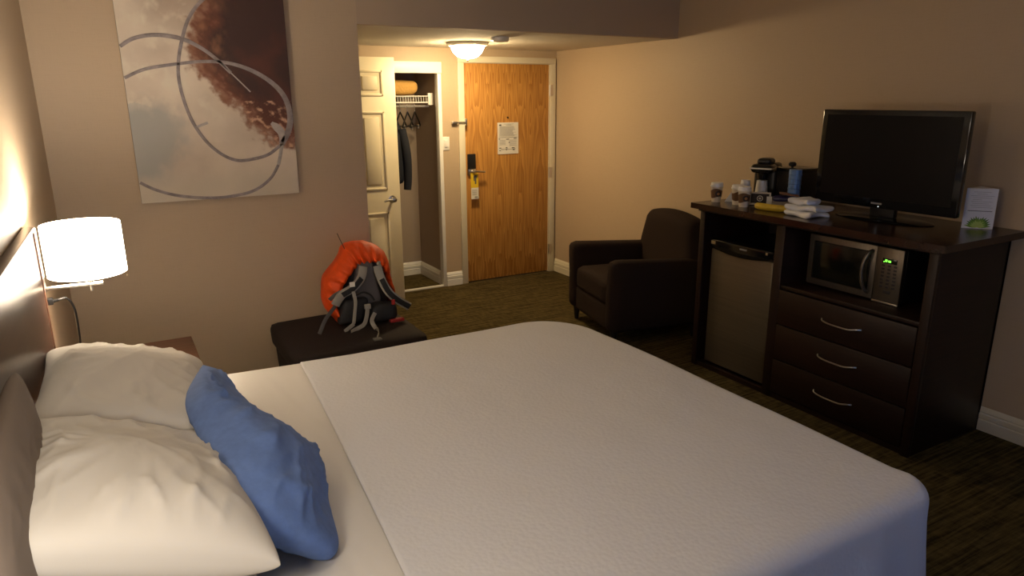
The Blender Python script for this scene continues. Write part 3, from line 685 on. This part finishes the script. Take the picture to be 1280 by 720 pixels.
# shoulder straps
sL = [(1.198, fy - .035, .80), (1.175, fy - .055, .74), (1.12, fy - .065, .69), (1.06, fy - .05, .655), (1.022, fy - .03, .595)]
sR = [(1.280, fy - .035, .795), (1.293, fy - .055, .72), (1.324, fy - .075, .644), (1.373, fy - .08, .590), (1.455, fy - .06, .528)]
for s_ in (sL, sR):
    st = B().ribbon(s_, .048, .014, 6).obj('shoulder_strap', 'webbing', bk)
    B().ribbon([Vector(p) + Vector((0, -.009, 0)) for p in (s_[1:4] if s_ is sL else s_[1:])], .030, .006, 6).obj('padding', 'padblack', st)
B().dense(1.215, 1.37, fy - .11, fy - .01, .475, .575, 6, .03, lambda q: q + noise.noise_vector(q * 12) * .008).obj('hip_pouch', 'packblack', bk)
B().dense(1.045, 1.19, fy - .075, fy - .0, .480, .62, 6, .025, lambda q: (q.x + (q.z - .55) * .35, q.y, q.z)).obj('hip_belt', 'packblack', bk)
for nm, pts, w, m_ in (('webbing', [(1.022, fy - .03, .59), (.98, fy - .06, .56), (.945, fy - .08, .53), (.903, fy - .10, .462)], .022, 'webbing2'),
                  ('webbing', [(1.055, fy - .045, .672), (1.02, fy - .03, .65), (.996, fy - .015, .625)], .024, 'webbing2'),
                  ('webbing', [(1.115, fy - .085, .675), (1.122, fy - .09, .62), (1.114, fy - .095, .56), (1.101, fy - .1, .49)], .020, 'webbing'),
                  ('webbing', [(1.10, fy - .11, .492), (1.07, fy - .12, .478), (1.037, fy - .13, .463)], .022, 'webbing'),
                  ('webbing', [(1.187, fy - .10, .565), (1.175, fy - .11, .52), (1.15, fy - .13, .485), (1.10, fy - .14, .468), (1.066, fy - .16, .464)], .024, 'webbing'),
                  ('webbing', [(1.226, fy - .115, .54), (1.200, fy - .125, .50), (1.205, fy - .16, .468), (1.20, fy - .24, .464), (1.155, fy - .34, .463)], .024, 'webbing')):
    B().ribbon(pts, w, .003, 6).obj(nm, m_, bk)
B().box(1.13, 1.174, fy - .372, fy - .335, .461, .470, .002).obj('buckle', 'webbing2', bk)
B().box(1.168, 1.205, fy - .115, fy - .095, .565, .595, .005).obj('clasp', 'webbing', bk)
B().box(1.10, 1.13, fy - .078, fy - .072, .70, .728, .001).obj('strap_logo', 'white', bk)
B().tube([(1.14, fy - .05, .64), (1.18, fy - .06, .655), (1.22, fy - .06, .635), (1.24, fy - .07, .60)], .005, 8, 4).obj('cable', 'packblack', bk)
B().box(1.315, 1.40, fy - .12, fy - .09, .463, .482, .004).obj('red_tab', 'red', bk); B().box(1.33, 1.35, fy - .115, fy - .10, .57, .60, .003).obj('red_tab', 'red', bk)
B().box(1.278, 1.298, fy - .05, fy - .03, .80, .82, .003).obj('strap_anchor', 'webbing', bk)
B().tube([(1.116, fy + .03, .90), (1.098, fy + .04, .948), (1.084, fy + .05, .99)], .0022, 6, 3).obj('cord_end', 'amber', bk)

# ------------------------------------------------------------------ armchair
ac = thing('armchair', 'dark brown upholstered armchair in the corner by the dresser', 'armchair', (3.40, 4.05, 0), -math.radians(12))
# local: front is -x, chair centred on the origin
def armf(sy):
    def f(q):
        x, y, z = q
        # top slopes down a little to the back, outward roll near the top
        z2 = z - .035 * ((x + .40) / .7) * ss(.45, .62, z)
        return (x, y + sy * .018 * ss(.35, .60, z), z2)
    return f
for sy in (-1, 1):
    y0, y1_ = (.275, .405) if sy > 0 else (-.405, -.275)
    B().dense(-.40, .34, y0, y1_, .10, .635, 12, .055, armf(sy)).obj('arm', 'brown', ac, True)
B().dense(-.385, .26, -.285, .285, .27, .455, 12, .05, lambda q: (q.x, q.y, q.z + .012 * (1 - (q.y / .28) ** 2) * ss(.38, .45, q.z))).obj('seat_cushion', 'brown', ac, True)
B().dense(-.375, .33, -.30, .30, .10, .29, 8, .02).obj('seat_base', 'brown', ac, True)
def backf(q):
    x, y, z = q; t = max(0, min(1, (z - .15) / .74))
    w = 1 - .16 * ss(.55, 1, t); xx = x + .06 * t
    return (xx, y * w, z - .03 * (y / .36) ** 2 * ss(.6, 1, t))
B().dense(.17, .345, -.395, .395, .12, .895, 14, .07, backf).obj('backrest', 'brown', ac, True)
for x in (-.34, .31):
    for y in (-.34, .34): B().lathe([(.016, 0), (.028, .11)], (x, y, 0), 12, cap=True).obj('leg', 'blackleg', ac, True)

# ------------------------------------------------------------------ dresser
DF = 3.24; T0, T1 = 1.75, 3.245; ZT = 1.084
ds = thing('dresser', 'dark espresso wood media dresser holding fridge, microwave and television', 'dresser', (3.55, 2.5, 0))
B().prism([(3.17, 1.69), (3.868, 1.69), (3.868, 3.275), (3.17, 3.275)], 1.05, ZT, 'Z').obj('top', 'espresso_top', ds)
B().box(DF - .02, DF + .01, T0 - .012, T1 + .012, 1.03, 1.05, .003).obj('top_moulding', 'espresso', ds)
B().box(DF, 3.865, T0, T0 + .025, 0, 1.05, .002).box(DF - .006, DF + .02, T0 - .004, T0 + .04, 0, 1.03, .003).obj('side_panel', 'espresso', ds)
B().box(DF, 3.865, T1 - .025, T1, 0, 1.05, .002).box(DF - .006, DF + .02, T1 - .035, T1 + .004, 0, 1.03, .003).obj('side_panel', 'espresso', ds)
B().box(DF, 3.83, 2.60, 2.66, .0, 1.03, .002).obj('divider', 'espresso', ds)
B().box(3.845, 3.865, T0, T1, 0, 1.05).obj('back_panel', 'inner', ds)
B().box(DF + .005, 3.845, T0 + .02, 2.60, .668, .690, .002).obj('shelf', 'espresso', ds)
B().box(DF + .01, 3.845, T0 + .02, 2.60, 0, .035).box(DF + .01, 3.845, 2.66, T1 - .02, 0, .02).box(DF + .005, DF + .03, T0 + .02, T1 - .02, 0, .03).obj('plinth', 'espresso', ds)
for z0, z1, hz in ((.462, .662, .565), (.250, .456, .360), (.042, .244, .150)):
    dw = B().box(DF - .004, DF + .016, T0 + .045, 2.597, z0, z1, .003).box(DF + .016, 3.80, T0 + .06, 2.585, z0 + .01, z1 - .03).obj('drawer', 'espresso', ds)
    B().tube([(DF - .004, 2.306, hz + .006), (DF - .022, 2.29, hz + .002), (DF - .030, 2.25, hz - .003), (DF - .032, 2.19, hz - .004), (DF - .030, 2.13, hz - .003), (DF - .022, 2.09, hz + .006), (DF - .004, 2.074, hz + .006)], .0042, 8, 5).obj('handle', 'chrome', dw)

# fridge
fr = thing('mini_fridge', 'stainless mini fridge with black top edge in the dresser bay', 'fridge', (3.55, 2.93, .022))
B().box(3.33, 3.80, 2.685, 3.175, .022, .845, .01).obj('body', 'black', fr)
dr = B().box(3.272, 3.325, 2.685, 3.175, .04, .800, .012, 3).obj('door', 'fridge', fr)
def capf(q): return (q.x - .010 * (1 - ((q.y - 2.93) / .25) ** 2), q.y, q.z - (.028 * (1 - ((q.y - 2.93) / .25) ** 2) if q.z < .82 else 0))
B().dense(3.262, 3.335, 2.683, 3.177, .808, .862, 10, .012, capf).obj('handle_cap', 'gloss', dr)
B().box(3.250, 3.262, 2.87, 2.925, .832, .842, .001).obj('brand_badge', 'grey', dr)
B().box(3.258, 3.263, 2.72, 2.735, .835, .850).obj('cap_insert', 'chrome', dr); B().box(3.258, 3.263, 3.13, 3.165, .83, .85).obj('cap_insert', 'chrome', dr)

# microwave
mw = thing('microwave', 'stainless microwave with dark window and green display on the dresser shelf', 'microwave', (3.55, 2.265, .692))
MF = 3.38
B().box(MF + .03, 3.76, 1.99, 2.54, .702, .982, .006).obj('case', 'black', mw)
md_ = B().box(MF, MF + .028, 2.135, 2.54, .702, .985, .004).obj('door', 'steel', mw)
B().box(MF - .003, MF + .004, 2.165, 2.505, .738, .952, .008, 3).obj('window', 'glasspane', md_)
B().tube([(MF - .002, 2.158, .955), (MF - .022, 2.164, .945), (MF - .038, 2.175, .90), (MF - .042, 2.18, .845), (MF - .038, 2.175, .79), (MF - .022, 2.164, .745), (MF - .002, 2.158, .735)], .010, 10, 5).obj('handle', 'steel', md_)
cp = B().box(MF - .002, MF + .028, 1.99, 2.132, .702, .985, .004).obj('control_panel', 'steel', mw)
B().box(MF - .005, MF, 2.02, 2.098, .905, .930, .001).obj('display', 'lcdoff', cp)
B().box(MF - .0065, MF - .0045, 2.071, 2.083, .912, .925).box(MF - .0065, MF - .0045, 2.052, 2.066, .912, .922).box(MF - .0065, MF - .0045, 2.086, 2.091, .909, .915).obj('display_digits', 'lcd', cp)
b = B()
for r in range(7):
    for c in range(3): b.box(MF - .005, MF, 2.082 - c * .032, 2.098 - c * .032, .888 - r * .0185, .898 - r * .0185, .001)
b.box(MF - .005, MF, 2.036, 2.075, .748, .764, .002)
b.obj('keypad', 'dgrey', cp)
B().box(MF - .004, MF + .02, 1.99, 2.132, .694, .703, .001).obj('button_strip', 'chrome', mw)
for y in (2.03, 2.5):
    for x in (3.45, 3.72): B().cyl((x, y, .690), (x, y, .703), .012, 10).obj('foot', 'black', mw)

# television
tv = thing('television', 'black flat television standing on the dresser, screen off', 'television', (3.60, 2.27, ZT), math.radians(1.2))
B().box(-.05, -.012, -.398, .395, .062, .572, .008, 2).obj('bezel', 'gloss', tv, True)
B().box(-.012, .035, -.33, .33, .10, .53, .02, 3).obj('back_housing', 'black', tv, True)
B().box(-.0525, -.0495, -.365, .362, .112, .545).obj('screen', 'screen', tv, True)
B().box(-.0525, -.0505, -.015, .045, .083, .092).obj('brand_badge', 'grey', tv, True)
B().lathe([(.0001, -.0530), (.0025, -.0530), (.0025, -.050)], (0, .002, .060 + .012), 12, 'X').obj('power_light', 'led', tv, True)
B().box(-.02, .02, -.07, .07, .012, .14, .008).obj('neck', 'black', tv, True)
b = B(); b.lathe([(.0001, 0), (.98, 0), (1, .3), (.9, .8), (.3, 1), (.0001, 1)], n=40); b.xf(Matrix.Diagonal((.13, .27, .013, 1))); b.obj('stand', 'gloss', tv, True)

# table tent card
vA, vB, vC = Vector((3.690, 1.908)), Vector((3.768, 1.800)), Vector((3.825, 1.915))
cd = thing('tent_card', 'white three-sided card with green plant print beside the television', 'card', (3.76, 1.87, ZT))
b = B(); b.prism([tuple(vA), tuple(vB), tuple(vC)], ZT + .001, ZT + .20, 'Z')
for f in [f for f in b.b.faces if abs(f.normal.z) > .9]: pass
b.obj('card_body', 'cool', cd)
ax = (vB - vA).normalized(); nx = Vector((-ax.y, ax.x)); 
if nx.dot(Vector((0, 0)) - vA) < 0: nx = -nx
wA = (vB - vA).length
def onface(b, s0, s1, z0, z1, off=.0012):
    p0 = vA + ax * s0 + nx * off; p1 = vA + ax * s1 + nx * off
    b.quad((p0.x, p0.y, ZT + z0), (p1.x, p1.y, ZT + z0), (p1.x, p1.y, ZT + z1), (p0.x, p0.y, ZT + z1))
b = B(); onface(b, .016, .12, .0875, .0905); b.obj('rule_line', 'ink', cd)
b = B()
for k, (a, c) in enumerate(((.03, .105), (.045, .09), (.02, .12), (.03, .11), (.03, .07), (.025, .115), (.03, .10), (.025, .11), (.03, .12))): onface(b, a, c, .182 - k * .0095, .1838 - k * .0095)
b.obj('fine_print', 'fink', cd)
# agave leaves, flat print
def leaf(b, cx, cz, a, L, w, off):
    pts = []
    d = Vector((math.cos(a), math.sin(a))); n = Vector((-d.y, d.x))
    for t, k in ((0, .3), (.3, 1), (.6, .8), (1, 0), (.6, -.8), (.3, -1), (0, -.3)):
        q = Vector((cx, cz)) + d * L * t + n * w * k
        s = max(.003, min(wA - .003, q.x)); p = vA + ax * s + nx * off
        pts.append((p.x, p.y, ZT + max(.004, q.y)))
    b.quad(*pts)
random.seed(5)
for mat, off, L0, cnt in (('green3', .0012, .058, 15), ('bluedge', .0018, .052, 13), ('green2', .0024, .036, 9)):
    b = B()
    for k in range(cnt): leaf(b, wA / 2, .010, PI * (k + .5) / cnt, L0 * random.uniform(.85, 1.1) * (1 if abs(k - cnt / 2) > 3 else .9), .0075, off + k * 1e-5)
    b.obj('plant_print', mat, cd)

# ------------------------------------------------------------------ things on the dresser
# camera-side direction for the printed logos
def cup(x, y, label, rz):
    t = thing('paper_cup', label, 'cup', (x, y, ZT), rz, 'lidded paper coffee cups on the dresser')
    B().lathe([(.0001, .002), (.026, .002), (.027, 0), (.0375, .098), (.0385, .100), (.036, .1)], n=28).obj('cup_body', 'cupcream', t, True)
    b = B(); rr = lambda z: .0272 + .1055 * z
    def sl(i, j):
        a = 2 * PI * i / 36; lo = .030 + .006 * math.sin(a * 2 + 1); hi = .078 + .008 * math.sin(a * 2 + 2.4); z = lo + (hi - lo) * j; r = rr(z) + .0012
        return (r * math.cos(a), r * math.sin(a), z)
    b.grid(36, 2, sl, True); b.obj('printed_band', 'cupbrown', t, True)
    b = B()
    def dsk(i, j):
        a = 2 * PI * i / 20; s = (.0185) * j / 2; th = PI + s * math.cos(a) / .033; z = .053 + s * math.sin(a); r = rr(z) + .0024
        return (r * math.cos(th), r * math.sin(th), z)
    b.grid(20, 3, dsk, True); bmesh.ops.remove_doubles(b.b, verts=b.b.verts[:], dist=1e-5); b.obj('round_logo', 'cupdark', t, True)
    b = B()
    def dsk2(i, j):
        a = 2 * PI * i / 20; s = (.0085) * j / 2; th = PI + s * math.cos(a) / .033; z = .053 + s * math.sin(a); r = rr(z) + .0032
        return (r * math.cos(th), r * math.sin(th), z)
    b.grid(20, 3, dsk2, True); bmesh.ops.remove_doubles(b.b, verts=b.b.verts[:], dist=1e-5); b.obj('logo_centre', 'cuporange', t, True)
    B().lathe([(.040, .096), (.0405, .104), (.037, .106), (.036, .118), (.034, .121), (.0001, .119)], n=28).obj('lid', 'lid', t, True)
    return t
ra = math.atan2(-3.2, -3.3) - PI
c0 = cup(3.325, 3.215, 'white-lidded brown paper cup at the far end of the dresser top', math.atan2(3.2, 3.3) + .35)
dup(c0, (3.345, 3.060, ZT), math.atan2(3.2, 3.3) + .9, 'white-lidded paper cup half hidden behind the front cup')
dup(c0, (3.310, 2.975, ZT), math.atan2(3.2, 3.3) + .3, 'white-lidded brown paper cup in front, beside the black coffee sign')
# stack of plain white cups
for k in range(3):
    z = ZT + k * .024
    o = B().lathe([(.0335, .003), (.038, .0), (.0385, .003), (.037, .005), (.027, .086), (.0255, .089), (.024, .084), (.0001, .083)], n=26)
    o.xf(Matrix.Translation((3.47, 3.118, z))); one(o, 'white_cup', 'foam', ['upturned plain white cup, bottom of the nested stack behind the lidded cups', 'upturned plain white cup in the middle of the nested stack', 'upturned plain white cup, topmost of the nested stack behind the lidded cups'][k], 'cup', (3.47, 3.118, z), 'nested plain white cups')
# folded paper tent behind the cups
one(B().prism([(0, 0), (.075, 0), (.0375, .06)], 0, .003, 'Y').xf(Matrix.Translation((3.375, 3.19, ZT)) @ Matrix.Rotation(-.75, 4, 'Z')).box(3.40, 3.43, 3.165, 3.20, ZT, ZT + .02), 'paper_tent', 'cool', 'small white folded paper tent between the lidded cups', 'card', (3.41, 3.17, ZT))
# coffee maker
cm = thing('coffee_maker', 'black single-serve coffee maker with silver band on the dresser', 'coffee maker', (3.64, 3.115, ZT), math.radians(22))
B().dense(-.10, .10, -.072, .072, 0, .035, 6, .014).obj('base', 'black', cm, True)
B().dense(.0, .11, -.074, .074, .02, .235, 6, .022).obj('water_housing', 'black', cm, True)
B().dense(-.095, .105, -.070, .070, .175, .232, 8, .026).obj('brew_head', 'gloss', cm, True)
B().dense(-.099, -.01, -.072, .072, .198, .212, 6, .007).obj('silver_band', 'chrome', cm, True)
B().dense(-.055, .05, -.045, .045, .225, .266, 6, .020).obj('lid_handle', 'black', cm, True)
B().cyl((-.05, 0, .135), (-.05, 0, .18), .026, 20, .034).obj('nozzle', 'gloss', cm, True)
B().box(-.09, -.02, -.045, .045, .035, .04).obj('drip_tray', 'chrome', cm, True)
o = B().lathe([(.0001, .002), (.038, .002), (.040, .0), (.032, .085), (.033, .088), (.030, .089), (.0001, .089)], n=26).xf(Matrix.Translation((3.594, 3.096, ZT + .041)))
one(o, 'upturned_cup', 'foam', 'white paper cup upside down under the coffee maker spout', 'cup', (3.594, 3.096, ZT + .041))
# ice bucket
ib = thing('ice_bucket', 'black square ice bucket with a round lid knob beside the coffee maker', 'ice bucket', (3.735, 2.945, ZT))
B().box(3.65, 3.82, 2.855, 3.035, ZT, ZT + .20, .012, 3).obj('bucket', 'black', ib)
B().box(3.645, 3.825, 2.85, 3.04, ZT + .195, ZT + .215, .006).obj('lid', 'gloss', ib)
B().lathe([(.008, 0), (.008, .008), (.022, .014), (.024, .026), (.016, .036), (.0001, .038)], (3.69, 2.955, ZT + .214), 18).obj('lid_knob', 'black', ib)
# blue cup sleeve
bc = thing('blue_cup_sleeve', 'tall blue sleeve of wrapped cups in front of the black ice bucket', 'cups', (3.575, 2.835, ZT))
B().lathe([(.0001, 0), (.030, 0), (.034, .003), (.037, .215), (.036, .22), (.0001, .22)], (3.575, 2.835, ZT), 24).obj('sleeve', 'bluecup', bc)
b = B()
for k in range(7): b.lathe([(.0345 + .0004 * k, .02 + k * .028), (.0385, .023 + k * .028), (.0345 + .0004 * k, .026 + k * .028)], (3.575, 2.835, ZT), 24)
b.obj('cup_rims', 'bluecup', bc)['kind'] = 'stuff'
# coffee sign box
sg = thing('condiment_box', 'black coffee condiment box with cream border and round logo', 'box', (3.46, 2.985, ZT), math.radians(40))
B().box(-.03, .03, -.055, .055, 0, .045, .003).obj('box', 'black', sg, True)
tilt = Matrix.Translation((-.046, 0, .004)) @ Matrix.Rotation(math.radians(18), 4, 'Y')
B().box(-.003, .003, -.062, .062, 0, .078, .001).xf(tilt).obj('card_border', 'cupcream', sg, True)
B().box(-.0045, -.003, -.052, .052, .010, .068).xf(tilt).obj('card_face', 'cupdark', sg, True)
B().lathe([(.013, -.0052), (.018, -.0052), (.018, -.0042)], (0, 0, .039), 24, 'X').lathe([(.0001, -.0052), (.007, -.0052)], (0, 0, .039), 16, 'X').xf(tilt).obj('round_logo', 'cupcream', sg, True)
# tub with navy wrap
tb = thing('snack_tub', 'clear tub of sachets with navy blue wrapped packs on top', 'tub', (3.51, 2.865, ZT), math.radians(40))
B().box(-.045, .045, -.075, .065, 0, .035, .012, 3).obj('tub', 'tub', tb, True)
B().dense(-.042, .04, -.062, .05, .033, .062, 8, .013, lambda q: q + noise.noise_vector(q * 25) * .006).obj('navy_pack', 'navyfoil', tb, True)
B().box(-.048, -.044, .055, .085, .005, .062).obj('white_packet', 'paper', tb, True)
one(B().dense(-.035, .035, -.055, .055, 0, .012, 5, .005, lambda q: q + Vector((0, 0, q.y * .12)) + noise.noise_vector(q * 20) * .003).xf(Matrix.Translation((3.535, 2.835, ZT + .068)) @ Matrix.Rotation(.75, 4, 'Z')), 'kraft_packet', 'kraft', 'brown packet lying on top of the navy wrapped packs', 'packet', (3.535, 2.835, ZT + .065))
# banana
bn = thing('banana', 'yellow banana lying at the front edge of the dresser top', 'banana', (3.33, 2.79, ZT))
bp = [(3.318, 2.885, ZT + .020), (3.305, 2.85, ZT + .0205), (3.308, 2.79, ZT + .0205), (3.325, 2.73, ZT + .0205), (3.352, 2.685, ZT + .021)]
B().tube(bp, lambda t: max(.004, .0205 * (1 - abs(2 * t - 1) ** 5) ** .5), 9, 7).obj('fruit', 'yellow', bn)
B().cyl((3.352, 2.685, ZT + .021), (3.368, 2.662, ZT + .026), .0055, 7, .004).obj('stem', 'stem', bn)
# folded white cloths
for k, (x, y, sx, sy, h, lb) in enumerate(((3.345, 2.555, .075, .090, .030, 'white folded cloth, bottom of the crumpled pile beside the television'), (3.355, 2.56, .078, .095, .030, 'white folded cloth in the middle of the crumpled pile'), (3.365, 2.585, .060, .078, .032, 'white folded cloth on top of the crumpled pile'))):
    z = ZT + .001 + k * .0295
    def cf(q, k=k, z=z): 
        n1 = noise.noise_vector(q * 13 + Vector((k * 5, 0, 0))) * .034; return Vector((q.x + n1.x, q.y + n1.y, max(z - .001, q.z + n1.z * .3)))
    one(B().dense(x - sx, x + sx, y - sy, y + sy, z, z + h, 14, .014, cf), 'white_cloth', 'cool', lb, 'cloth', (x, y, z), 'crumpled white cloths on the dresser')
